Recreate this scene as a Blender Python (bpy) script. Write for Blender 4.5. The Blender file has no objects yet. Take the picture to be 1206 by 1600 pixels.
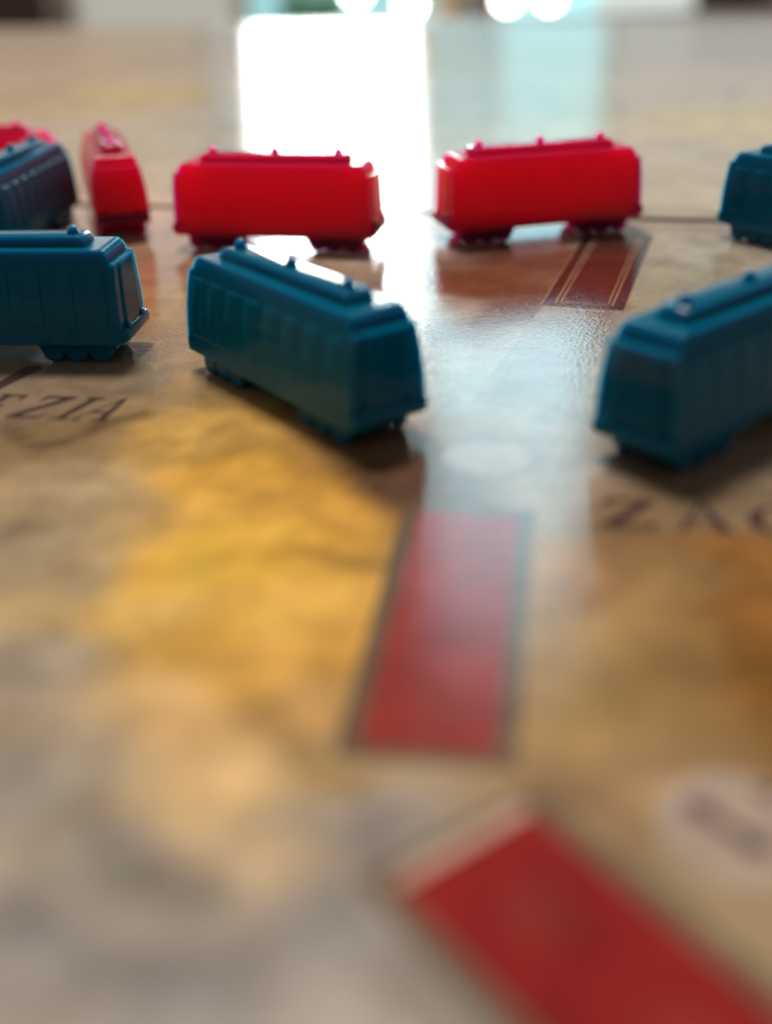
import bpy, bmesh, math, random
import numpy as np
from mathutils import Vector, Matrix

random.seed(7)
MM = 0.001
sc = bpy.context.scene

# ------------------------------------------------------------------ camera
F_PX, PITCH, CAM_H, ROLL = 1736.9, 0.4783, 31.956, -0.0284      # photo is 1206 x 1600
cam_d = bpy.data.cameras.new('camera')
cam = bpy.data.objects.new('camera', cam_d)
sc.collection.objects.link(cam)
cam_d.sensor_fit = 'VERTICAL'
cam_d.sensor_height = 36.0
cam_d.lens = 36.0 * F_PX / 1600.0
cam_d.clip_start = 0.002
cam_d.clip_end = 30.0
cam.matrix_world = (Matrix.Translation((0, 0, CAM_H * MM))
                    @ Matrix.Rotation(math.pi / 2 - PITCH, 4, 'X')
                    @ Matrix.Rotation(ROLL, 4, 'Z'))
cam_d.dof.use_dof = True
cam_d.dof.focus_distance = 101 * MM
cam_d.dof.aperture_fstop = cam_d.lens / 3.0          # a pupil of 3.0 mm
cam_d.dof.aperture_blades = 0
sc.camera = cam

# ------------------------------------------------------------------ world and lamps (indoors)
world = bpy.data.worlds.new('World')
sc.world = world
world.use_nodes = True
bg = world.node_tree.nodes['Background']
bg.inputs['Color'].default_value = (1.0, 0.93, 0.85, 1)
bg.inputs['Strength'].default_value = 0.15
ld = bpy.data.lights.new('bounce_fill', 'AREA')  # added area light standing for ceiling bounce, no lamp known there
ld.shape = 'RECTANGLE'
ld.size = 0.5
ld.size_y = 0.35
ld.energy = 33.0
ld.color = (1.0, 0.93, 0.84)
lo = bpy.data.objects.new('bounce_fill', ld)
lo.location = (-0.22, 0.90, 1.80)
lo.rotation_euler = (Vector((0, 0.06, 0)) - lo.location).to_track_quat('-Z', 'Y').to_euler()
sc.collection.objects.link(lo)
lo['label'] = 'added soft area light standing for ceiling bounce'
lo['category'] = 'ceiling light'

WINDOW_L = 20.0
SKY_L = 4.2
CURTAIN_L = 1.1
BLIND_L = 1.9

vs = sc.view_settings
vs.view_transform = 'Standard'
vs.look = 'None'
vs.exposure = 0.0
vs.gamma = 1.0
sc.cycles.use_denoising = True
sc.cycles.max_bounces = 10
sc.cycles.sample_clamp_indirect = 6.0

# ------------------------------------------------------------------ helpers
_c, _s = math.cos(ROLL), math.sin(ROLL)
def ground(x, y, z=0.0):
    """photo pixel -> point (mm) on the horizontal plane at height z"""
    X, Y = x - 603, y - 800
    a, b = _c * X + _s * Y, -_s * X + _c * Y
    d = Vector((a, F_PX * math.cos(PITCH) - b * math.sin(PITCH), -F_PX * math.sin(PITCH) - b * math.cos(PITCH)))
    t = (z - CAM_H) / d.z
    return (d.x * t, d.y * t)

def wall_x(x, y, Y):
    """photo pixel -> (x, z) in mm on the upright plane at distance Y"""
    X, Yp = x - 603, y - 800
    a, b = _c * X + _s * Yp, -_s * X + _c * Yp
    d = Vector((a, F_PX * math.cos(PITCH) - b * math.sin(PITCH), -F_PX * math.sin(PITCH) - b * math.cos(PITCH)))
    t = Y / d.y
    return (d.x * t, d.z * t + CAM_H)

def link(o, parent=None):
    sc.collection.objects.link(o)
    if parent is not None:
        o.parent = parent
    return o

def mesh_obj(name, verts, faces, mat, parent=None, smooth=None):
    me = bpy.data.meshes.new(name)
    me.from_pydata([(v[0] * MM, v[1] * MM, v[2] * MM) for v in verts], [], faces)
    me.validate()
    bm = bmesh.new(); bm.from_mesh(me)
    bmesh.ops.recalc_face_normals(bm, faces=bm.faces)
    bm.to_mesh(me); bm.free()
    if smooth is not None:
        set_smooth(me, smooth)
    if mat is not None:
        me.materials.append(mat)
    return link(bpy.data.objects.new(name, me), parent)

def set_smooth(me, deg):
    bm = bmesh.new(); bm.from_mesh(me)
    for f in bm.faces: f.smooth = True
    for e in bm.edges:
        e.smooth = len(e.link_faces) == 2 and e.calc_face_angle(0) < math.radians(deg)
    bm.to_mesh(me); bm.free()

def box(name, x0, x1, y0, y1, z0, z1, mat, parent=None, bevel=0.0, seg=2):
    v = [(x, y, z) for z in (z0, z1) for y in (y0, y1) for x in (x0, x1)]
    f = [(0, 1, 3, 2), (4, 6, 7, 5), (0, 4, 5, 1), (2, 3, 7, 6), (0, 2, 6, 4), (1, 5, 7, 3)]
    o = mesh_obj(name, v, f, mat, parent)
    if bevel:
        bm = bmesh.new(); bm.from_mesh(o.data)
        bmesh.ops.bevel(bm, geom=bm.edges[:] + bm.verts[:], offset=bevel * MM, segments=seg, affect='EDGES', profile=0.5)
        bm.to_mesh(o.data); bm.free()
        set_smooth(o.data, 50)
    return o

def sheet(name, poly, z, mat, parent):
    """flat print: one polygon lying at height z (mm)"""
    o = mesh_obj(name, [(p[0], p[1], z) for p in poly], [tuple(range(len(poly)))], mat, parent)
    me = o.data
    if me.polygons and me.polygons[0].normal.z < 0:
        me.flip_normals()
    return o

def empty(name, label, cat, loc=(0, 0, 0), rz=0.0, group=None):
    o = link(bpy.data.objects.new(name, None))
    o.empty_display_size = 0.01
    o.location = (loc[0] * MM, loc[1] * MM, loc[2] * MM)
    o.rotation_euler = (0, 0, rz)
    tag(o, label, cat, group)
    return o

def tag(o, label, cat, group=None):
    o['label'] = label; o['category'] = cat
    if group: o['group'] = group

# ------------------------------------------------------------------ materials
def new_mat(name):
    m = bpy.data.materials.new(name); m.use_nodes = True
    nt = m.node_tree
    return m, nt, nt.nodes['Principled BSDF']

def plain(name, col, rough=0.6, noise=0.12, scale=8.0):
    m, nt, p = new_mat(name)
    tc = nt.nodes.new('ShaderNodeTexCoord')
    n = nt.nodes.new('ShaderNodeTexNoise'); n.inputs['Scale'].default_value = scale; n.inputs['Detail'].default_value = 5
    mr = nt.nodes.new('ShaderNodeMapRange'); mr.inputs['To Min'].default_value = 1 - noise; mr.inputs['To Max'].default_value = 1 + noise
    mx = nt.nodes.new('ShaderNodeVectorMath'); mx.operation = 'SCALE'; mx.inputs[0].default_value = col
    nt.links.new(tc.outputs['Object'], n.inputs['Vector'])
    nt.links.new(n.outputs['Fac'], mr.inputs['Value'])
    nt.links.new(mr.outputs['Result'], mx.inputs['Scale'])
    nt.links.new(mx.outputs['Vector'], p.inputs['Base Color'])
    p.inputs['Roughness'].default_value = rough
    return m

def glow(name, col, strength):
    m, nt, p = new_mat(name)
    p.inputs['Base Color'].default_value = (0.02, 0.02, 0.02, 1)
    p.inputs['Emission Color'].default_value = (*col, 1)
    p.inputs['Emission Strength'].default_value = strength
    return m

def plastic(name, col, radius, scale_mm):
    m, nt, p = new_mat(name)
    tc = nt.nodes.new('ShaderNodeTexCoord')
    p.subsurface_method = 'RANDOM_WALK'
    p.inputs['Base Color'].default_value = (*col, 1)
    p.inputs['Subsurface Weight'].default_value = 1.0
    p.inputs['Subsurface Radius'].default_value = radius
    p.inputs['Subsurface Scale'].default_value = scale_mm * MM
    p.inputs['Subsurface Anisotropy'].default_value = 0.3
    p.inputs['IOR'].default_value = 1.45
    p.inputs['Specular IOR Level'].default_value = 0.2
    n = nt.nodes.new('ShaderNodeTexNoise'); n.inputs['Scale'].default_value = 900.0; n.inputs['Detail'].default_value = 4
    mr = nt.nodes.new('ShaderNodeMapRange'); mr.inputs['To Min'].default_value = 0.07; mr.inputs['To Max'].default_value = 0.15
    nt.links.new(tc.outputs['Object'], n.inputs['Vector'])
    nt.links.new(n.outputs['Fac'], mr.inputs['Value'])
    nt.links.new(mr.outputs['Result'], p.inputs['Roughness'])
    b = nt.nodes.new('ShaderNodeBump'); b.inputs['Strength'].default_value = 0.12; b.inputs['Distance'].default_value = 0.00006
    nt.links.new(n.outputs['Fac'], b.inputs['Height'])
    nt.links.new(b.outputs['Normal'], p.inputs['Normal'])
    return m

def board_print(name, col=None, hatch=False):
    """varnished, linen-embossed cardboard; colour from the print (vertex colours) or one ink"""
    m, nt, p = new_mat(name)
    L = nt.links.new
    tc = nt.nodes.new('ShaderNodeNewGeometry')
    pos = tc.outputs['Position']
    # ink mottling
    n1 = nt.nodes.new('ShaderNodeTexNoise'); n1.inputs['Scale'].default_value = 260.0; n1.inputs['Detail'].default_value = 6; n1.inputs['Roughness'].default_value = 0.65
    L(pos, n1.inputs['Vector'])
    mr = nt.nodes.new('ShaderNodeMapRange'); mr.inputs['From Min'].default_value = 0.25; mr.inputs['From Max'].default_value = 0.75
    mr.inputs['To Min'].default_value = 0.66; mr.inputs['To Max'].default_value = 1.32
    L(n1.outputs['Fac'], mr.inputs['Value'])
    sc_ = nt.nodes.new('ShaderNodeVectorMath'); sc_.operation = 'SCALE'
    if col is None:
        at = nt.nodes.new('ShaderNodeVertexColor'); at.layer_name = 'print'
        L(at.outputs['Color'], sc_.inputs[0])
    else:
        sc_.inputs[0].default_value = col
    L(mr.outputs['Result'], sc_.inputs['Scale'])
    out = sc_.outputs['Vector']
    L(out, p.inputs['Base Color'])
    # linen emboss: two crossed bands of threads, broken up by noise
    mp = nt.nodes.new('ShaderNodeMapping'); mp.inputs['Rotation'].default_value = (0, 0, math.radians(13.6)); mp.inputs['Scale'].default_value = (0.8, 1.15, 1.0)
    L(pos, mp.inputs['Vector'])
    nd = nt.nodes.new('ShaderNodeTexNoise'); nd.inputs['Scale'].default_value = 3400.0; nd.inputs['Detail'].default_value = 2
    L(mp.outputs['Vector'], nd.inputs['Vector'])
    nd2 = nt.nodes.new('ShaderNodeTexNoise'); nd2.inputs['Scale'].default_value = 900.0; nd2.inputs['Detail'].default_value = 1
    L(mp.outputs['Vector'], nd2.inputs['Vector'])
    ad2 = nt.nodes.new('ShaderNodeMath'); ad2.operation = 'MULTIPLY_ADD'; L(nd.outputs['Fac'], ad2.inputs[0]); ad2.inputs[1].default_value = 5.0; L(nd2.outputs['Fac'], ad2.inputs[2])
    b = nt.nodes.new('ShaderNodeBump'); b.inputs['Strength'].default_value = 0.5; b.inputs['Distance'].default_value = 0.0000085
    L(ad2.outputs[0], b.inputs['Height'])
    L(b.outputs['Normal'], p.inputs['Normal'])
    p.inputs['Roughness'].default_value = 0.06
    p.inputs['IOR'].default_value = 1.5
    return m

BLUE = plastic('blue_plastic', (0.0, 0.135, 0.25), (0.15, 0.8, 1.0), 3.0)
RED = plastic('red_plastic', (0.99, 0.012, 0.055), (1.0, 0.12, 0.35), 26.0)
MAP = board_print('map_print')
INK = board_print('dark_ink', (0.075, 0.045, 0.042))
INK_SOFT = board_print('brown_ink', (0.17, 0.115, 0.075))
INK_RED = board_print('red_ink', (0.29, 0.016, 0.015))
INK_RED1 = board_print('orange_red_ink', (0.33, 0.042, 0.034))
INK_RED2 = board_print('red_wagon_ink', (0.30, 0.030, 0.024))
INK_CREAM = board_print('cream_ink', (0.42, 0.26, 0.18))
INK_LINE = board_print('thin_line_ink', (0.40, 0.25, 0.16))
INK_BROWN = board_print('russet_ink', (0.075, 0.036, 0.028))
INK_PALE = board_print('pale_ink', (0.48, 0.37, 0.29))
INK_MAUVE = board_print('mauve_ink', (0.11, 0.065, 0.07))
EDGE = plain('board_edge_paper', (0.14, 0.10, 0.08), 0.8)
WOOD = plain('table_wood', (0.12, 0.06, 0.03), 0.45, 0.35, 30)
WALL = plain('wall_paint', (0.75, 0.66, 0.55), 0.9, 0.05, 3)
DARKWOOD = plain('dark_wood', (0.10, 0.055, 0.04), 0.5, 0.3, 12)
OCHRE = plain('ochre_wood', (0.55, 0.28, 0.08), 0.5, 0.2, 12)
WHITE = plain('white_paint', (0.8, 0.8, 0.77), 0.6, 0.04, 5)
PANEL_GLOW = glow('glowing_white_panel', (0.92, 1.0, 0.93), 0.72)  # white panels given a glow of their own for daylight on them
CURTAIN_GLOW = glow('glowing_cream_curtain', (1.0, 0.96, 0.84), 0.45)  # own glow stands for daylight coming through the cloth
LEAF = plain('leaf_green', (0.07, 0.22, 0.06), 0.5, 0.4, 20)
PANE = glow('daylight_glass', (0.92, 1.0, 1.0), WINDOW_L)
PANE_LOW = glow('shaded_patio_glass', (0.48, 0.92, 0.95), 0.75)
SHEER = glow('backlit_curtain_glass', (0.50, 0.96, 1.0), CURTAIN_L)
BLIND = glow('backlit_cream_blind', (1.0, 0.99, 0.93), BLIND_L)
SKYPANE = glow('upper_daylight_glass', (0.52, 0.87, 1.0), SKY_L)
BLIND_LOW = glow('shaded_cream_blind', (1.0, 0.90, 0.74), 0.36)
SIDE_GLOW = glow('bluish_glow', (0.80, 0.96, 1.0), 0.48)
RIGHT_GLOW = glow('right_wall_glow', (0.86, 0.96, 0.95), 0.52)
SHEER_DIM = glow('backlit_dim_glass', (0.56, 0.93, 1.0), CURTAIN_L * 0.7)

# ------------------------------------------------------------------ setting: wall, table
WY = 3500.0
wall = box('wall', -3200, 3200, WY + 40, WY + 140, -750, 2500, WALL); wall['kind'] = 'structure'
floor = box('floor', -3200, 3200, 900, WY + 39, -790, -750, plain('floor_boards', (0.25, 0.17, 0.11), 0.5, 0.2, 6)); floor['kind'] = 'structure'
table = box('table_top', -560, 460, -330, 560, -34, -2.62, WOOD, None, 3.0, 3); table['kind'] = 'structure'

# ------------------------------------------------------------------ game board
ES = Vector((math.cos(math.radians(-13.6)), math.sin(math.radians(-13.6))))
EN = Vector((-ES.y, ES.x))
SEAM = Vector(ground(640, 333))
def sn(p):
    d = Vector((p[0], p[1])) - SEAM
    return d.dot(ES), d.dot(EN)

CP = [  # map colour: print, with some car shadow, reflection and brighter light mixed in (pixel x, y, r, g, b)
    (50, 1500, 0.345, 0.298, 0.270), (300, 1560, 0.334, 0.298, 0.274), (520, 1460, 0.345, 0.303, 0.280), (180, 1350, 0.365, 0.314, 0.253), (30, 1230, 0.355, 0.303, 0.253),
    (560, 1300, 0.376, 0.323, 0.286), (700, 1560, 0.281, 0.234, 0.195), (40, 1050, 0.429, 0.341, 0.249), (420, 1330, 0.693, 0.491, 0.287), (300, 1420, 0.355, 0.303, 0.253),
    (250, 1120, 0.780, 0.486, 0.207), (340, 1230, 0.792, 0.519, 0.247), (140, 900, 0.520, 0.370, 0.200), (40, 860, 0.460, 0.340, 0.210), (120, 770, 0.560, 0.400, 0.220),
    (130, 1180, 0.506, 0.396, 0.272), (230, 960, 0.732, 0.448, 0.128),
    (300, 880, 0.920, 0.500, 0.075), (450, 960, 0.860, 0.470, 0.100), (400, 1060, 0.830, 0.448, 0.104), (350, 760, 0.878, 0.470, 0.080), (480, 800, 0.805, 0.414, 0.080),  # gold print, raised to take in brighter light on this patch
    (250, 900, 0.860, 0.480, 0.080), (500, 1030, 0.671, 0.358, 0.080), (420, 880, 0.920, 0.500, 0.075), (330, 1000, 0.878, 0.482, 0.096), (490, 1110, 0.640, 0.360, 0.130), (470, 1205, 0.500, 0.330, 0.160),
    (470, 1290, 0.418, 0.334, 0.241), (605, 770, 0.150, 0.075, 0.045), (600, 700, 0.289, 0.148, 0.070),  # dark point here mixes the lone blue car's shadow with border print
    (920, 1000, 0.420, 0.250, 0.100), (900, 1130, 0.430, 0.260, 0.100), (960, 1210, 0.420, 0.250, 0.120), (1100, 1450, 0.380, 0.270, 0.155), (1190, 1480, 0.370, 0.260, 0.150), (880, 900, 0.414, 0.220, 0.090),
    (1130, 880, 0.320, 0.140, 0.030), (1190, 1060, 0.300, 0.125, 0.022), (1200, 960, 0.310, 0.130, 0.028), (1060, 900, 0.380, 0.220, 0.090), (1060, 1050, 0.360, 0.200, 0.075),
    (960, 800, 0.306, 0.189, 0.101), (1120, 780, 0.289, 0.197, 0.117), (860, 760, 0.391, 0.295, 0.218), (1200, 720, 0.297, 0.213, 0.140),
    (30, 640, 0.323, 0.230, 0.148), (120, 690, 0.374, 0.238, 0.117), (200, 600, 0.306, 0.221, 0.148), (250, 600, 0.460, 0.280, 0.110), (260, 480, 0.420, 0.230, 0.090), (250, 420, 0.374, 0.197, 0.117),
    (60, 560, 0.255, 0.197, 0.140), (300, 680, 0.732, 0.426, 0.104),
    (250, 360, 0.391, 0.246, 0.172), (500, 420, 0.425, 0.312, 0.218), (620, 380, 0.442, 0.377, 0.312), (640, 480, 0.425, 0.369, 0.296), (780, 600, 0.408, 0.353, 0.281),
    (730, 440, 0.155, 0.080, 0.040), (800, 480, 0.170, 0.100, 0.055), (840, 400, 0.140, 0.065, 0.042), (1060, 430, 0.391, 0.312, 0.203), (1050, 480, 0.391, 0.303, 0.195), (1120, 400, 0.476, 0.394, 0.296),  # first points darkened to hold the red car's reflection in the varnish
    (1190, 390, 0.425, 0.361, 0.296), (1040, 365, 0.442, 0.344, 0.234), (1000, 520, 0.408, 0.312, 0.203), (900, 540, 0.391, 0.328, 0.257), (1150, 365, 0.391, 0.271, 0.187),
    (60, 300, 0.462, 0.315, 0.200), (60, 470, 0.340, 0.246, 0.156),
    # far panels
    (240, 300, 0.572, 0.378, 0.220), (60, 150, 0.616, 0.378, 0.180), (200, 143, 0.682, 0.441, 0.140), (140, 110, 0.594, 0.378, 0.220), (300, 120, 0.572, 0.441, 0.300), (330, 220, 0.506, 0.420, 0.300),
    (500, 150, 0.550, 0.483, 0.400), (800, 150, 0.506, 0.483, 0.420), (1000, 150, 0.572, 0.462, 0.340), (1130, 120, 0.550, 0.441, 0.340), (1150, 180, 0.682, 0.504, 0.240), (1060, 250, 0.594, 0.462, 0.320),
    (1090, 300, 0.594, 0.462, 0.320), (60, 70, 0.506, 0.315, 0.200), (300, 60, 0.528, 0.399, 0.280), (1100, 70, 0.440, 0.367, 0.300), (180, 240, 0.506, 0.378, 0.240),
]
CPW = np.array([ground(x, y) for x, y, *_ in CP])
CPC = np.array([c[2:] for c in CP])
LINES = [  # darker printed outlines: pixel polyline, half width in mm, strength, colour
    ([(0, 665), (30, 695), (70, 702), (120, 690), (160, 668), (230, 655)], 0.7, .9, (.13, .075, .035)),
    ([(480, 858), (540, 872), (600, 880)], 0.8, .75, (.24, .13, .04)),
    ([(385, 1090), (420, 1150), (470, 1200), (530, 1232)], 0.6, .75, (.22, .12, .03)),
    ([(120, 1280), (170, 1340), (250, 1400), (330, 1400)], 0.65, .8, (.20, .175, .155)),
    ([(0, 1420), (60, 1490), (150, 1535), (230, 1540)], 0.75, .8, (.19, .17, .165)),
    ([(480, 1550), (560, 1500), (600, 1560)], 0.5, .25, (.25, .22, .2)),
    ([(0, 765), (60, 785), (150, 742), (215, 765)], 0.45, .35, (.20, .13, .08)),
    ([(170, 720), (235, 690), (300, 700), (360, 660)], 0.4, .4, (.30, .17, .06)),
    ([(165, 905), (215, 945), (230, 1000), (290, 1030), (390, 1040)], 0.5, .4, (.45, .26, .06)),
    ([(0, 1190), (70, 1170), (130, 1230), (120, 1280)], 0.45, .35, (.24, .20, .17)),
    ([(840, 1215), (930, 1260), (1000, 1330)], 0.7, .7, (.13, .09, .06)),
    ([(560, 1250), (640, 1290), (590, 1350)], 0.6, .5, (.20, .165, .14)),
    ([(0, 1060), (20, 1075)], 0.8, .5, (.20, .17, .16)),
    ([(0, 845), (25, 825)], 0.9, .7, (.17, .12, .08)),
    ([(960, 820), (1080, 860), (1180, 1060), (1206, 1200)], 0.9, .35, (.20, .09, .02)),
    ([(1206, 345), (1060, 345), (1000, 350)], 1.6, .6, (.30, .18, .12)),
    ([(1040, 405), (1130, 425), (1206, 440)], 0.7, .5, (.30, .25, .20)),
    ([(1040, 405), (1110, 378), (1180, 372)], 0.6, .35, (.30, .25, .20)),
    ([(1060, 250), (1206, 240)], 3.0, .3, (.36, .28, .22)),
    ([(0, 545), (60, 552), (240, 556)], 0.35, .5, (.20, .15, .12)),
]
rs = np.random.RandomState(3)
WAVES = [(rs.uniform(-1, 1, 2) * k, rs.uniform(0, 6.28), 1.0 / (1 + i * .18)) for i, k in enumerate([.1, .15, .2, .3, .4, .5, .6, .8, 1., 1.2, 1.5, 1.8])]
def warp(P, seed):
    o = np.zeros((len(P), 2))
    for i, (k, ph, a) in enumerate(WAVES):
        o[:, 0] += a * np.sin(P @ k + ph + seed)
        o[:, 1] += a * np.sin(P @ k[::-1] + 2.1 * ph + seed)
    return o
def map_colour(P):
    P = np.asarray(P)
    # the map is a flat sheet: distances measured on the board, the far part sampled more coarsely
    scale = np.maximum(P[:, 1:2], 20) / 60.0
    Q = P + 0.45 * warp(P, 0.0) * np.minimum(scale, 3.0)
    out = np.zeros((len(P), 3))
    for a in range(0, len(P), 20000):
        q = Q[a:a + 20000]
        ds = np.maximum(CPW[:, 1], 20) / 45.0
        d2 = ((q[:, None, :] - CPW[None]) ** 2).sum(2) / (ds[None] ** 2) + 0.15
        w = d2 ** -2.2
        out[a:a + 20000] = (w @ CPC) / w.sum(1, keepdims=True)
    Q2 = P + 0.22 * warp(P, 1.7)
    for pl, hw, st, col in LINES:
        pts = [np.array(ground(*p)) for p in pl]
        best = np.full(len(P), 1e9)
        for A, B in zip(pts, pts[1:]):
            AB = B - A
            t = np.clip(((Q2 - A) @ AB) / (AB @ AB), 0, 1)
            best = np.minimum(best, np.linalg.norm(Q2 - (A + t[:, None] * AB), axis=1))
        k = (st * np.exp(-(best / hw) ** 2))[:, None]
        out = out * (1 - k) + np.array(col) * k
    # parchment mottling of the print
    m = 1 + 0.045 * warp(P * 1.7, 4.0)[:, :1] + 0.03 * warp(P * 4.1, 9.0)[:, 1:]
    return np.clip(out * m, 0.01, 0.9)

board = empty('game_board', 'folding map game board with varnished linen-textured print, lying under the plastic train cars', 'game board')
def panel(s0, s1, n0, n1, step, tilt=0.0):
    ns, nn = int((s1 - s0) / step) + 1, int((n1 - n0) / step) + 1
    S = np.linspace(s0, s1, ns + 1); N = np.linspace(n0, n1, nn + 1)
    verts, faces = [], []
    for n in N:
        for s in S:
            p = SEAM + ES * s + EN * n
            e = min(s - s0, s1 - s, n - n0, n1 - n)
            verts.append((p.x, p.y, 0.0))
    W = ns + 1
    for j in range(nn):
        for i in range(ns):
            a = j * W + i
            faces.append((a, a + 1, a + W + 1, a + W))
    me = bpy.data.meshes.new('board_panel')
    me.from_pydata([(v[0] * MM, v[1] * MM, v[2] * MM) for v in verts], [], faces)
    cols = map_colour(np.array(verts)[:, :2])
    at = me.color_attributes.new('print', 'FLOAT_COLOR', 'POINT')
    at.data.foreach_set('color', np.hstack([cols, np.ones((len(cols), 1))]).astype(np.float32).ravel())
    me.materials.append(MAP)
    o = link(bpy.data.objects.new('board_panel', me), board)
    # cardboard core with rolled edges, just below the printed sheet
    c = [SEAM + ES * s + EN * n for s, n in ((s0, n0), (s1, n0), (s1, n1), (s0, n1))]
    r = 0.35
    ci = c
    co = [SEAM + ES * s + EN * n for s, n in ((s0 - r, n0 - r), (s1 + r, n0 - r), (s1 + r, n1 + r), (s0 - r, n1 + r))]
    v = [(p.x, p.y, -0.012) for p in ci] + [(p.x, p.y, -0.4) for p in co] + [(p.x, p.y, -2.6) for p in co]
    f = [(0, 1, 2, 3)]
    for k in range(4):
        l = (k + 1) % 4
        f += [(k, l, 4 + l, 4 + k), (4 + k, 4 + l, 8 + l, 8 + k)]
    f.append((11, 10, 9, 8))
    mesh_obj('cardboard_core', v, f, EDGE, o)
    return o
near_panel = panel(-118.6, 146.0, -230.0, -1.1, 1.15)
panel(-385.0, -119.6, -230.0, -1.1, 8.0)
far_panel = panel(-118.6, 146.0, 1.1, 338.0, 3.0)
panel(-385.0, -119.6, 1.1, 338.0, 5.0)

# ---- route spaces (flat print) on the near panel
def quad_lerp(q, a, b):
    """point in a quad of four ground points: a across 0..1, b along 0..1"""
    p0 = Vector(q[0]).lerp(Vector(q[1]), a); p1 = Vector(q[3]).lerp(Vector(q[2]), a)
    return p0.lerp(p1, b)
def inset(c, ax, L, W, m):
    ay = Vector((-ax.y, ax.x))
    return [c + ax * (sx * (L / 2 - m)) + ay * (sy * (W / 2 - m)) for sx, sy in ((-1, -1), (1, -1), (1, 1), (-1, 1))]
def frame_sheet(name, c, ax, L, W, m0, m1, z, mat, parent):
    a, b = inset(c, ax, L, W, m0), inset(c, ax, L, W, m1)
    v = [(p.x, p.y, z) for p in a + b]
    f = [(k, (k + 1) % 4, 4 + (k + 1) % 4, 4 + k) for k in range(4)]
    o = mesh_obj(name, v, f, mat, parent)
    for pl in o.data.polygons:
        if pl.normal.z < 0:
            o.data.flip_normals(); break
    return o
def route_space(p0, p1, W, fill, label, wagon=None, double=True, border=None):
    a, b = Vector(p0), Vector(p1)
    ax = (b - a).normalized(); L = (b - a).length; c = (a + b) / 2
    root = sheet('route_space', inset(c, ax, L + (2.2 if double else 1.1), W + (2.2 if double else 1.4), 0), 0.012, border or INK_SOFT, near_panel)
    root['label'] = label
    if double: frame_sheet('outline', c, ax, L, W, 0.0, 0.17, 0.024, INK_LINE, root)
    sheet('colour_field', inset(c, ax, L, W, 0.28), 0.018, fill, root)
    if double:
        frame_sheet('inner_line', c, ax, L, W, 0.48, 0.62, 0.026, INK_LINE, root); frame_sheet('outer_line', c, ax, L + 2.4, W + 2.4, 0.0, 0.13, 0.022, INK_LINE, root)
    if wagon:
        ay = Vector((-ax.y, ax.x))
        for t, hw in wagon:
            k = 20
            sheet('wagon_mark', [c + ax * (t * L + hw * 1.1 * math.cos(2 * math.pi * i / k)) + ay * (hw * math.sin(2 * math.pi * i / k)) for i in range(k)], 0.030, INK_RED2, root)
    return root
def mid(*pts):
    w = [Vector(ground(*p)) for p in pts]
    return sum(w, Vector((0, 0))) / len(w)
# red space running up to the city dot
route_space(mid((545, 1172), (785, 1188)), mid((645, 800), (818, 800)), 6.7, INK_RED1, 'red printed route space between the two blue trains', wagon=[(-0.05, 1.5)], double=False)
# red space at the bottom edge
d0 = mid((592, 1385), (822, 1244)); d1 = d0 + Vector((math.cos(math.radians(-55)), math.sin(math.radians(-55)))) * 23.4
route_space(d0, d1, 7.4, INK_RED, 'deep red printed route space in front of the blurred map', wagon=[(-0.30, 1.5), (0.0, 1.5), (.3, 1.5)], double=False)
# cream strip at the end of that space
ax = (d1 - d0).normalized()
sheet('cream_strip', inset(d0 + ax * 0.30, ax, 0.7, 6.9, 0), 0.034, board_print('blush_ink', (.62, .42, .32)), near_panel)
# russet spaces in front of the right-hand red train
r0, r1 = mid((862, 472), (962, 480)), mid((928, 366), (1003, 374))
route_space(r0, r1, 5.6, INK_BROWN, 'dark russet route space with fine cream outlines before the red train', border=board_print('dark_border_ink', (.055, .035, .028)))
rd = (r1 - r0).normalized()
rp = Vector((-rd.y, rd.x))
e1 = r0 - rd * 1.9 - rp * 0.0
wd = Vector((math.cos(math.radians(70)), math.sin(math.radians(70))))
glare_space = route_space(e1 - wd * 24.5, e1, 6.2, board_print('glare_russet_ink', (.30, .245, .20)), 'russet route space with window glare painted in as paler ink', double=False, border=board_print('glare_border_ink', (.34, .28, .23)))  # glare put into the colour: fill and border lightened toward the map
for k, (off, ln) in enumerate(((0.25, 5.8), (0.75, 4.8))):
    sheet('end_line', inset(e1 - wd * off, wd, 0.16, ln, 0), 0.028, INK_LINE, glare_space)

# city dot
def disc(name, c, r, z, mat, parent, k=40, sx=1.0):
    return sheet(name, [(c[0] + sx * r * math.cos(2 * math.pi * i / k), c[1] + r * math.sin(2 * math.pi * i / k)) for i in range(k)], z, mat, parent)
cd = ground(765, 715)
o = disc('city_dot', cd, 3.3, 0.012, board_print('city_ring_ink', (.30, .22, .18)), near_panel)
disc('ring', cd, 3.1, 0.020, board_print('city_rim_ink', (.36, .28, .23)), o)
disc('centre', cd, 2.5, 0.028, board_print('terracotta_ink', (.42, .31, .25)), o)
# round token symbol printed at the right
tcn = ground(1150, 1292)
o = disc('printed_roundel', tcn, 3.25, 0.012, INK_PALE, near_panel)
a, b = Vector(ground(1090, 1262)), Vector(ground(1180, 1322))
ax2 = (b - a).normalized(); ay2 = Vector((-ax2.y, ax2.x))
sheet('bar', [a - ay2 * .28, b - ay2 * .28, b + ay2 * .28, a + ay2 * .28], 0.020, INK_MAUVE, o)
disc('bar_end', a, 0.62, 0.026, INK_MAUVE, o); disc('bar_end', b, 0.62, 0.026, INK, o)
disc('speck', ground(1200, 1240), 0.5, 0.026, INK_MAUVE, o)

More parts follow.
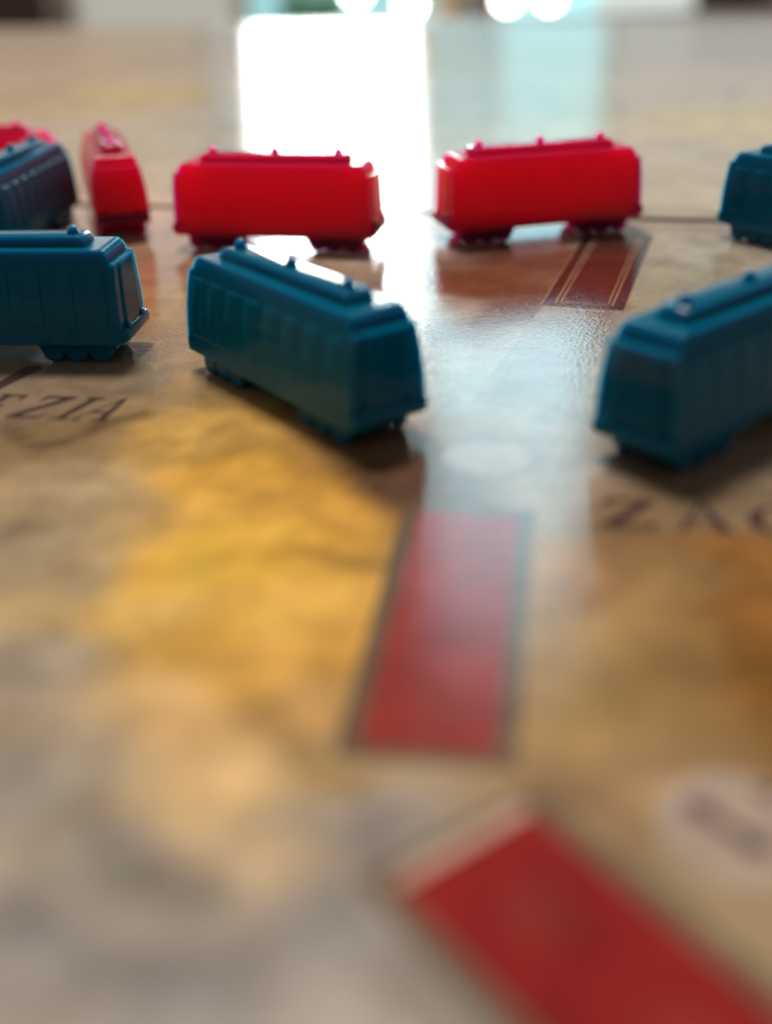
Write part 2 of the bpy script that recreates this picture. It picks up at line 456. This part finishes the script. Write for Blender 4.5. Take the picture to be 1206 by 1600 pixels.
# ---- city names in italic capitals
GLYPH = {
    'Z': [[(.08, 1), (.95, 1), (.95, .90), (.30, .10), (.80, .10), (.90, .26), (.96, .26), (.90, 0), (0, 0), (0, .08), (.66, .90), (.22, .90), (.12, .74), (.06, .74)]],
    'I': [[(.0, 1), (.5, 1), (.5, .94), (.36, .92), (.36, .08), (.5, .06), (.5, 0), (0, 0), (0, .06), (.14, .08), (.14, .92), (0, .94)]],
    'A': [[(-.02, 0), (-.02, .05), (.08, .07), (.44, 1), (.54, 1), (.16, .07), (.28, .05), (.28, 0)],
          [(.44, 1), (.58, 1), (.94, .07), (1.02, .05), (1.02, 0), (.58, 0), (.58, .05), (.72, .07)],
          [(.27, .33), (.74, .33), (.71, .41), (.29, .41)]],
    'E': [[(0, 0), (0, .05), (.12, .07), (.12, .93), (0, .95), (0, 1), (.75, 1), (.78, .76), (.72, .76), (.64, .93), (.33, .93), (.33, .56), (.6, .55), (.6, .47), (.33, .47), (.33, .07), (.68, .07), (.78, .28), (.84, .28), (.8, 0)]],
    'G': [[(.95, .72), (.90, 1), (.84, .94), (.5, 1.02), (.2, .9), (.02, .65), (.0, .35), (.18, .1), (.5, -.02), (.8, .02), (.95, .12), (.95, .42), (1.02, .46), (.62, .46), (.74, .42), (.74, .12), (.5, .06), (.3, .2), (.22, .5), (.32, .82), (.55, .94), (.78, .86), (.89, .72)]],
    'N': [[(0, 0), (0, .06), (.1, .08), (.1, .93), (0, .95), (0, 1), (.3, 1), (.82, .3), (.82, .93), (.72, .95), (.72, 1), (1, 1), (1, .95), (.9, .93), (.9, 0), (.82, 0), (.18, .85), (.18, .08), (.28, .06), (.28, 0)]],
}
def word(txt, p0, ang, h, adv, slant, mat):
    e = Vector((math.cos(ang), math.sin(ang))); n = Vector((-e.y, e.x))
    x = 0.0
    for ch in txt:
        parts = GLYPH[ch]
        w = adv * (0.45 if ch == 'I' else 1.0)
        verts, faces = [], []
        for k, poly in enumerate(parts):
            base = len(verts)
            for gx, gy in poly:
                q = Vector(p0) + e * (x + gx * adv * 0.80 + gy * h * slant) + n * (gy * h)
                verts.append((q.x, q.y, 0.014 + 0.006 * k))
            faces.append(tuple(range(base, base + len(poly))))
        o = mesh_obj('letter', verts, faces, mat, near_panel)
        for pl in o.data.polygons:
            if pl.normal.z < 0: pl.flip()
        bm = bmesh.new(); bm.from_mesh(o.data); bmesh.ops.triangulate(bm, faces=bm.faces); bm.to_mesh(o.data); bm.free()
        x += w
zb0 = Vector(ground(8, 652)); zb1 = Vector(ground(205, 660))
dirl = (zb1 - zb0).normalized(); al = math.atan2(dirl.y, dirl.x)
word('EZIA', zb0 - dirl * 3.7, al, 4.6, 3.6, 0.30, INK)
zr0 = Vector(ground(938, 824)); zr1 = Vector(ground(1165, 836))
dirr = (zr1 - zr0).normalized(); ar_ = math.atan2(dirr.y, dirr.x)
word('ZAG', zr0, ar_, 4.0, 4.4, 0.0, INK)
# dark printed stroke behind the left-hand name
pa, pb = Vector(ground(0, 603)), Vector(ground(55, 574))
dd = (pb - pa).normalized(); nn_ = Vector((-dd.y, dd.x))
sheet('printed_stroke', [pa - nn_ * .5 - dd * 2, pb - nn_ * .8, pb + dd * .6, pb + nn_ * .9, pa + nn_ * .5 - dd * 2], 0.014, INK, near_panel)

# ------------------------------------------------------------------ train cars
# side elevation: local u along the car, v across, z up (mm)
def hw(z):          # half width of the tapered body
    return 3.32 - 1.02 * max(0.0, (z - 2.0) / 7.5) ** 2.6
def hl(z):          # half length, rounded over at the roof ends
    if z < 8.45: return 11.66 + (11.52 - 11.66) * (z - 2.0) / 6.45
    t = min(1.0, max(0.0, (z - 8.48) / 1.075))
    return 11.0 - 0.85 * (1 - math.sqrt(max(0.0, 1 - t * t)))
PANELS = []         # (u0, u1, proud)
u = -10.75
for k, (w_, pr) in enumerate([(1.5, .09), (.9, .03)] * 9):
    if u + w_ > 10.8: break
    PANELS.append((u, u + w_, pr)); u += w_ + 0.18
shift = (10.75 - (PANELS[-1][1])) / 2
PANELS = [(a + shift, b + shift, p) for a, b, p in PANELS]
def body_mesh():
    zs = [1.62, 1.72, 3.2, 3.3, 4.3, 5.4, 5.48, 6.4, 7.2, 7.95, 8.03, 8.42] + [8.48 + 1.075 * math.sin(math.radians(a)) for a in range(0, 91, 6)]
    us = [-11.45]
    for a, b, p in PANELS: us += [a - .03, a + .03, b - .03, b + .03]
    us += [11.45]
    vsam = [-1.0, -.62, -.60, .60, .62, 1.0]         # fractions across an end
    def proud_side(u, z):
        for a, b, p in PANELS:
            if a < u < b:
                if 3.25 < z < 8.0: return p if z > 5.45 else p * 0.75
        return 0.0
    rings = []
    for z in zs:
        H_, W_ = hl(z), hw(z)
        if z > 9.535: W_ -= 0.05; H_ -= .04
        if z < 1.7: W_ -= 0.1; H_ -= .1
        ring = []
        for u in us: ring.append((u / 11.45 * H_, -W_ - proud_side(u, z), z))
        for f in vsam[1:-1]: ring.append((H_ + (0.2 if abs(f) < .61 and 2.5 < z < 8.45 else 0), f * W_, z))
        for u in us[::-1]: ring.append((u / 11.45 * H_, W_ + proud_side(u, z), z))
        for f in vsam[1:-1][::-1]: ring.append((-H_ - (0.2 if abs(f) < .61 and 2.5 < z < 8.45 else 0), f * W_, z))
        rings.append(ring)
    n = len(rings[0]); verts = [v for r in rings for v in r]; faces = []
    for k in range(len(zs) - 1):
        for i in range(n):
            j = (i + 1) % n
            faces.append((k * n + i, k * n + j, (k + 1) * n + j, (k + 1) * n + i))
    faces.append(tuple(range(n))[::-1]); t = (len(zs) - 1) * n
    # flat roof as strips across the car
    m = len(us); top = [t + i for i in range(n)]
    near = top[:m]; far = top[m + 4:m + 4 + m][::-1]
    for i in range(m - 1): faces.append((near[i], near[i + 1], far[i + 1], far[i]))
    faces.append(tuple([near[-1]] + top[m:m + 4] + [far[-1]])); faces.append(tuple([far[0]] + top[2 * m + 4:] + [near[0]]))
    return verts, faces
def clerestory_mesh():
    # long raised lantern with rounded ends
    prof = []
    Lc, z0, z1, r = 8.75, 9.4, 10.42, 0.75
    prof.append((-Lc, z0))
    for i in range(7):
        a = math.pi - i * math.pi / 12
        prof.append((-Lc + r + r * math.cos(a), z1 - r + r * math.sin(a)))
    for i in range(7):
        a = math.pi / 2 - i * math.pi / 12
        prof.append((Lc - r + r * math.cos(a), z1 - r + r * math.sin(a)))
    prof.append((Lc, z0))
    n = len(prof); W0, W1 = 1.30, 1.12
    def w(z): return W0 + (W1 - W0) * (z - z0) / (z1 - z0)
    verts = []
    for sgn in (-1, 1):
        for u, z in prof: verts.append((u, sgn * w(z), z))
    # soften the long top edges
    faces = [tuple(range(n)), tuple(range(n, 2 * n))[::-1]]
    for i in range(n):
        j = (i + 1) % n
        faces.append((i, j, n + j, n + i))
    return verts, faces
def knob_mesh():
    verts, faces = [], []
    R, Hk, nr, ns = 0.52, 0.74, 6, 16
    for k in range(nr):
        t = k / nr * math.pi / 2
        for i in range(ns):
            a = 2 * math.pi * i / ns
            verts.append((R * math.cos(t) * math.cos(a), R * math.cos(t) * math.sin(a), Hk * math.sin(t)))
    verts.append((0, 0, Hk))
    for k in range(nr - 1):
        for i in range(ns):
            j = (i + 1) % ns
            faces.append((k * ns + i, k * ns + j, (k + 1) * ns + j, (k + 1) * ns + i))
    for i in range(ns): faces.append(((nr - 1) * ns + i, (nr - 1) * ns + (i + 1) % ns, len(verts) - 1))
    faces.append(tuple(range(ns))[::-1])
    return verts, faces
def bogie_mesh():
    v = []
    for z, u0, u1, w in ((0.42, 4.2, 10.1, 2.62), (2.3, 3.5, 10.6, 3.05)):
        v += [(u0, -w, z), (u1, -w, z), (u1, w, z), (u0, w, z)]
    return v, [(3, 2, 1, 0), (4, 5, 6, 7), (0, 1, 5, 4), (1, 2, 6, 5), (2, 3, 7, 6), (3, 0, 4, 7)]
def wheel_mesh(R=0.98, t=0.9):
    v, f, n = [], [], 22
    for y, r in ((-t / 2, R - .12), (-t / 2 + .12, R), (t / 2 - .12, R), (t / 2, R - .12)):
        for i in range(n):
            a = 2 * math.pi * i / n
            v.append((r * math.cos(a), y, r * math.sin(a)))
    for k in range(3):
        for i in range(n):
            j = (i + 1) % n
            f.append((k * n + i, k * n + j, (k + 1) * n + j, (k + 1) * n + i))
    f += [tuple(range(n))[::-1], tuple(range(3 * n, 4 * n))]
    return v, f

PROTO = {}
def make_car(mat, key):
    """the moulded car: body, clerestory (> knob), bumper (> buffer), bogie (> wheel)"""
    root = link(bpy.data.objects.new('train_car', None)); root.empty_display_size = 0.01
    v, f = body_mesh(); mesh_obj('body', v, f, mat, root, 9)
    v, f = clerestory_mesh(); cl = mesh_obj('clerestory', v, f, mat, root)
    bm = bmesh.new(); bm.from_mesh(cl.data)
    ed = [e for e in bm.edges if len(e.link_faces) == 2 and e.calc_face_angle(0) > math.radians(60)]
    bmesh.ops.bevel(bm, geom=ed, offset=.1 * MM, segments=2, affect='EDGES', profile=.5)
    bm.to_mesh(cl.data); bm.free(); set_smooth(cl.data, 40)
    v, f = knob_mesh(); km = None
    for uk in (-7.4, 0.0, 7.4):
        if km is None:
            k = mesh_obj('knob', v, f, mat, cl, 60); km = k.data
        else:
            k = link(bpy.data.objects.new('knob', km), cl)
        k.location = (uk * MM, 0, 10.36 * MM)
    bf = None
    for s in (-1, 1):
        b = box('bumper', s * 11.0 if s > 0 else -12.12, 12.12 if s > 0 else -11.0, -3.25, 3.25, 1.85, 3.0, mat, root, 0.33, 3)
        for sv in (-1, 1):
            q = box('buffer', -.35, .35, -.35, .35, -.22, .22, mat, b, 0.14, 2) if bf is None else link(bpy.data.objects.new('buffer', bf), b)
            bf = q.data
            q.location = (s * 11.72 * MM, sv * 1.9 * MM, 3.12 * MM)
    bg_ = None; wm = None
    for s in (-1, 1):
        if bg_ is None:
            v, f = bogie_mesh(); b = mesh_obj('bogie', v, f, mat, root)
            bm = bmesh.new(); bm.from_mesh(b.data); bmesh.ops.bevel(bm, geom=bm.edges[:], offset=.18 * MM, segments=2, affect='EDGES', profile=.5); bm.to_mesh(b.data); bm.free(); set_smooth(b.data, 40)
            bg_ = b.data
        else:
            b = link(bpy.data.objects.new('bogie', bg_), root); b.rotation_euler = (0, 0, math.pi)
        for uw in (5.1, 7.2, 9.3):
            for sv in (-1, 1):
                if wm is None:
                    v, f = wheel_mesh(); w = mesh_obj('wheel', v, f, mat, b, 40); wm = w.data
                else:
                    w = link(bpy.data.objects.new('wheel', wm), b)
                w.location = (uw * MM, sv * 2.36 * MM, 0.98 * MM)
    return root
def copy_tree(o, parent=None):
    c = o.copy(); link(c); c.parent = parent
    for ch in list(o.children): copy_tree(ch, c)
    return c
def place_car(key, mat, x, y, deg, label):
    if key not in PROTO:
        PROTO[key] = make_car(mat, key); o = PROTO[key]
    else:
        o = copy_tree(PROTO[key])
    o.location = (x * MM, y * MM, 0.03 * MM)
    o.rotation_euler = (0, 0, math.radians(deg))
    tag(o, label, 'toy train', 'plastic train cars on the game board')
    return o

place_car('blue', BLUE, -6.48, 81.5, -53.9, 'blue plastic train car standing alone between the printed red space and golden map patch')
place_car('blue', BLUE, 25.23, 74.43, 40.5, 'blue plastic train car beside the printed letters ZAG')
place_car('blue', BLUE, -32.94, 94.76, -5.9, 'blue plastic train car above the printed letters ZIA')
place_car('blue', BLUE, -43.4, 137.9, 85.0, 'dark blue train car pointing along the board, between red cars')
place_car('blue', BLUE, 48.2, 120.5, -57.0, 'blue plastic train car beside the fold, right of the russet route space')
place_car('red', RED, -11.39, 130.56, -12.4, 'red plastic train car seen side-on, behind the lone blue car')
place_car('red', RED, 18.91, 132.9, 13.7, 'red plastic train car standing on the end of the russet route space')
place_car('red', RED, -34.0, 147.1, 106.4, 'red plastic train car seen end-on beside the dark blue car')
e7 = ground(62, 207, 9.56)
a7 = math.radians(-16)
place_car('red', RED, e7[0] - 10.8 * math.cos(a7), e7[1] - 10.8 * math.sin(a7), -16, 'red plastic train car mostly hidden behind the dark blue car')

# ------------------------------------------------------------------ far side of the room: window door, curtained window, posts
def wx(px, py=35): return wall_x(px, py, WY)[0]
def glazed(name, label, cat, px0, px1, mat_top, zlow, mat_low, frame_mat, ZT=2300.0, fw=14):
    x0, x1 = wx(px0), wx(px1)
    root = empty(name, label, cat, ((x0 + x1) / 2, WY, -750))
    cx = (x0 + x1) / 2; w = (x1 - x0) / 2
    box('pane', -w, w, -4, 4, 750 + zlow, 750 + ZT, mat_top, root)
    if mat_low is not None:
        box('lower_pane', -w, w, -4, 4, 20, 750 + zlow - 20, mat_low, root)
        box('rail', -w, w, -14, 10, 750 + zlow - 20, 750 + zlow, frame_mat, root)
    for s in (-1, 1):
        box('frame_post', s * (w + fw / 2) - fw / 2, s * (w + fw / 2) + fw / 2, -16, 30, 0, 750 + ZT + fw, frame_mat, root)
    box('frame_head', -w, w, -16, 30, 750 + ZT, 750 + ZT + fw, frame_mat, root)
    return root
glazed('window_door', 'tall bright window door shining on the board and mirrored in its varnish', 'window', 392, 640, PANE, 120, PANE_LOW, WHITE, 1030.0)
glazed('blue_glow_pane', 'added slim bluish glow pane between the cream blind and the window door', 'window', 318, 380, SIDE_GLOW, 120, None, WHITE, 900.0, 6)  # added pane, its glow tints the varnish bluish left of the door
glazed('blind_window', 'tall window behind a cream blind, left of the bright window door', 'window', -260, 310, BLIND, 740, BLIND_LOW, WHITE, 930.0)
glazed('right_glow_pane', 'added glow pane for wall brightness, right of the curtained window', 'window', 960, 1500, RIGHT_GLOW, 110, None, WHITE, 1000.0)  # added glowing pane in place of a brighter wall on the right
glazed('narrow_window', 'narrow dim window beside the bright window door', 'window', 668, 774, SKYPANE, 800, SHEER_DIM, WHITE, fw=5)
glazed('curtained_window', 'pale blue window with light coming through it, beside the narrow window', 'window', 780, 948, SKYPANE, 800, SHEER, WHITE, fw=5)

def upright(name, label, cat, px0, px1, z0, z1, mat, y=-60, d=40, bevel=6):
    x0, x1 = wx(px0), wx(px1)
    o = box(name, x0, x1, WY + y, WY + y + d, z0, z1, mat, None, bevel, 2)
    tag(o, label, cat)
    return o
upright('dark_cabinet', 'dark brown cabinet against the far wall', 'cabinet', -120, 122, -750, 60, DARKWOOD, -300, 290)
upright('pale_curtain', 'cream curtain hanging left of the window door', 'curtain', 150, 368, -740, 40, CURTAIN_GLOW, -120, 50)
upright('ochre_post', 'ochre wooden post between bright windows', 'post', 680, 716, -750, 60, OCHRE, -160, 40)
upright('brown_post', 'brown wooden post beside the ochre post', 'post', 722, 768, -750, 60, DARKWOOD, -160, 40)
upright('white_panel', 'white panel with rounded lower corners by the far wall', 'panel', 905, 1046, -222, 60, PANEL_GLOW, -260, 40, 16)
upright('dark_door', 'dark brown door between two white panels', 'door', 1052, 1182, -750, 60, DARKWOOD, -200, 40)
upright('white_panel', 'white panel on the far side of the dark door', 'panel', 1190, 1400, -222, 60, PANEL_GLOW, -260, 40, 16)
# shrub in a pot behind the lower pane
for px, r in ((470, 60), (520, 45)):
    x = wx(px)
    p = empty('potted_shrub', 'green potted shrub standing before the window door' if r == 60 else 'smaller green potted shrub beside the taller one', 'plant', (x, WY - 110, -750))
    verts, faces = [], []
    for i in range(500):
        d = Vector((random.gauss(0, 1), random.gauss(0, 1), random.gauss(0, 1))).normalized() * random.random() ** .4
        c = Vector((d.x * r, d.y * r, 560 + d.z * 170))
        a = Vector((random.gauss(0, 1), random.gauss(0, 1), random.gauss(0, 1))).normalized() * 14
        b = a.orthogonal().normalized() * 7
        k = len(verts); verts += [tuple(c - a), tuple(c + b), tuple(c + a), tuple(c - b)]; faces.append((k, k + 1, k + 2, k + 3))
    mesh_obj('foliage', verts, faces, LEAF, p)
    vv = []; ff = []
    for z, rr in ((0, r * .7), (180, r * .95), (180, r * .8), (20, r * .6)):
        vv += [(rr * math.cos(2 * math.pi * i / 20), rr * math.sin(2 * math.pi * i / 20), z) for i in range(20)]
    for k in range(3):
        ff += [(k * 20 + i, k * 20 + (i + 1) % 20, (k + 1) * 20 + (i + 1) % 20, (k + 1) * 20 + i) for i in range(20)]
    ff += [tuple(range(20))[::-1], tuple(range(60, 80))]
    mesh_obj('pot', vv, ff, OCHRE, p, 40)
    vv = [(4 * math.cos(a), 4 * math.sin(a), z) for z in (20, 600) for a in (0, 1.57, 3.14, 4.71)]
    mesh_obj('stem', vv, [(0, 1, 5, 4), (1, 2, 6, 5), (2, 3, 7, 6), (3, 0, 4, 7), (3, 2, 1, 0), (4, 5, 6, 7)], DARKWOOD, p)
# added glowing balls standing for bright glints, blurred into round discs
GLINT = glow('glint_glow', (0.95, 1, 1), 14.0)
for px, py, lab in ((556, -12, 'added glowing ball for a glint beside the shrubs'), (640, 8, 'added glowing ball for a glint by the edge of the window door'), (792, -2, 'added glowing ball for a glint beside the brown post'), (858, -4, 'added glowing ball for a glint before the curtained window')):
    x, z = wall_x(px, py, WY - 200)
    root = empty('glint_ball', lab, 'glint', (x, WY - 200, -750), 0, 'glint balls on slim stems')
    vv, ff = [], []
    R = 26
    for i in range(1, 10):
        for j in range(20):
            t, a = math.pi * i / 10, 2 * math.pi * j / 20
            vv.append((R * math.sin(t) * math.cos(a), R * math.sin(t) * math.sin(a), 750 + z + R * math.cos(t)))
    for i in range(8):
        for j in range(20): ff.append((i * 20 + j, i * 20 + (j + 1) % 20, (i + 1) * 20 + (j + 1) % 20, (i + 1) * 20 + j))
    ff += [tuple(range(20)), tuple(range(160, 180))[::-1]]
    mesh_obj('globe', vv, ff, GLINT, root, 60)
    h = 750 + z - R
    box('stem', -5, 5, -5, 5, 0, h + 2, DARKWOOD, root)
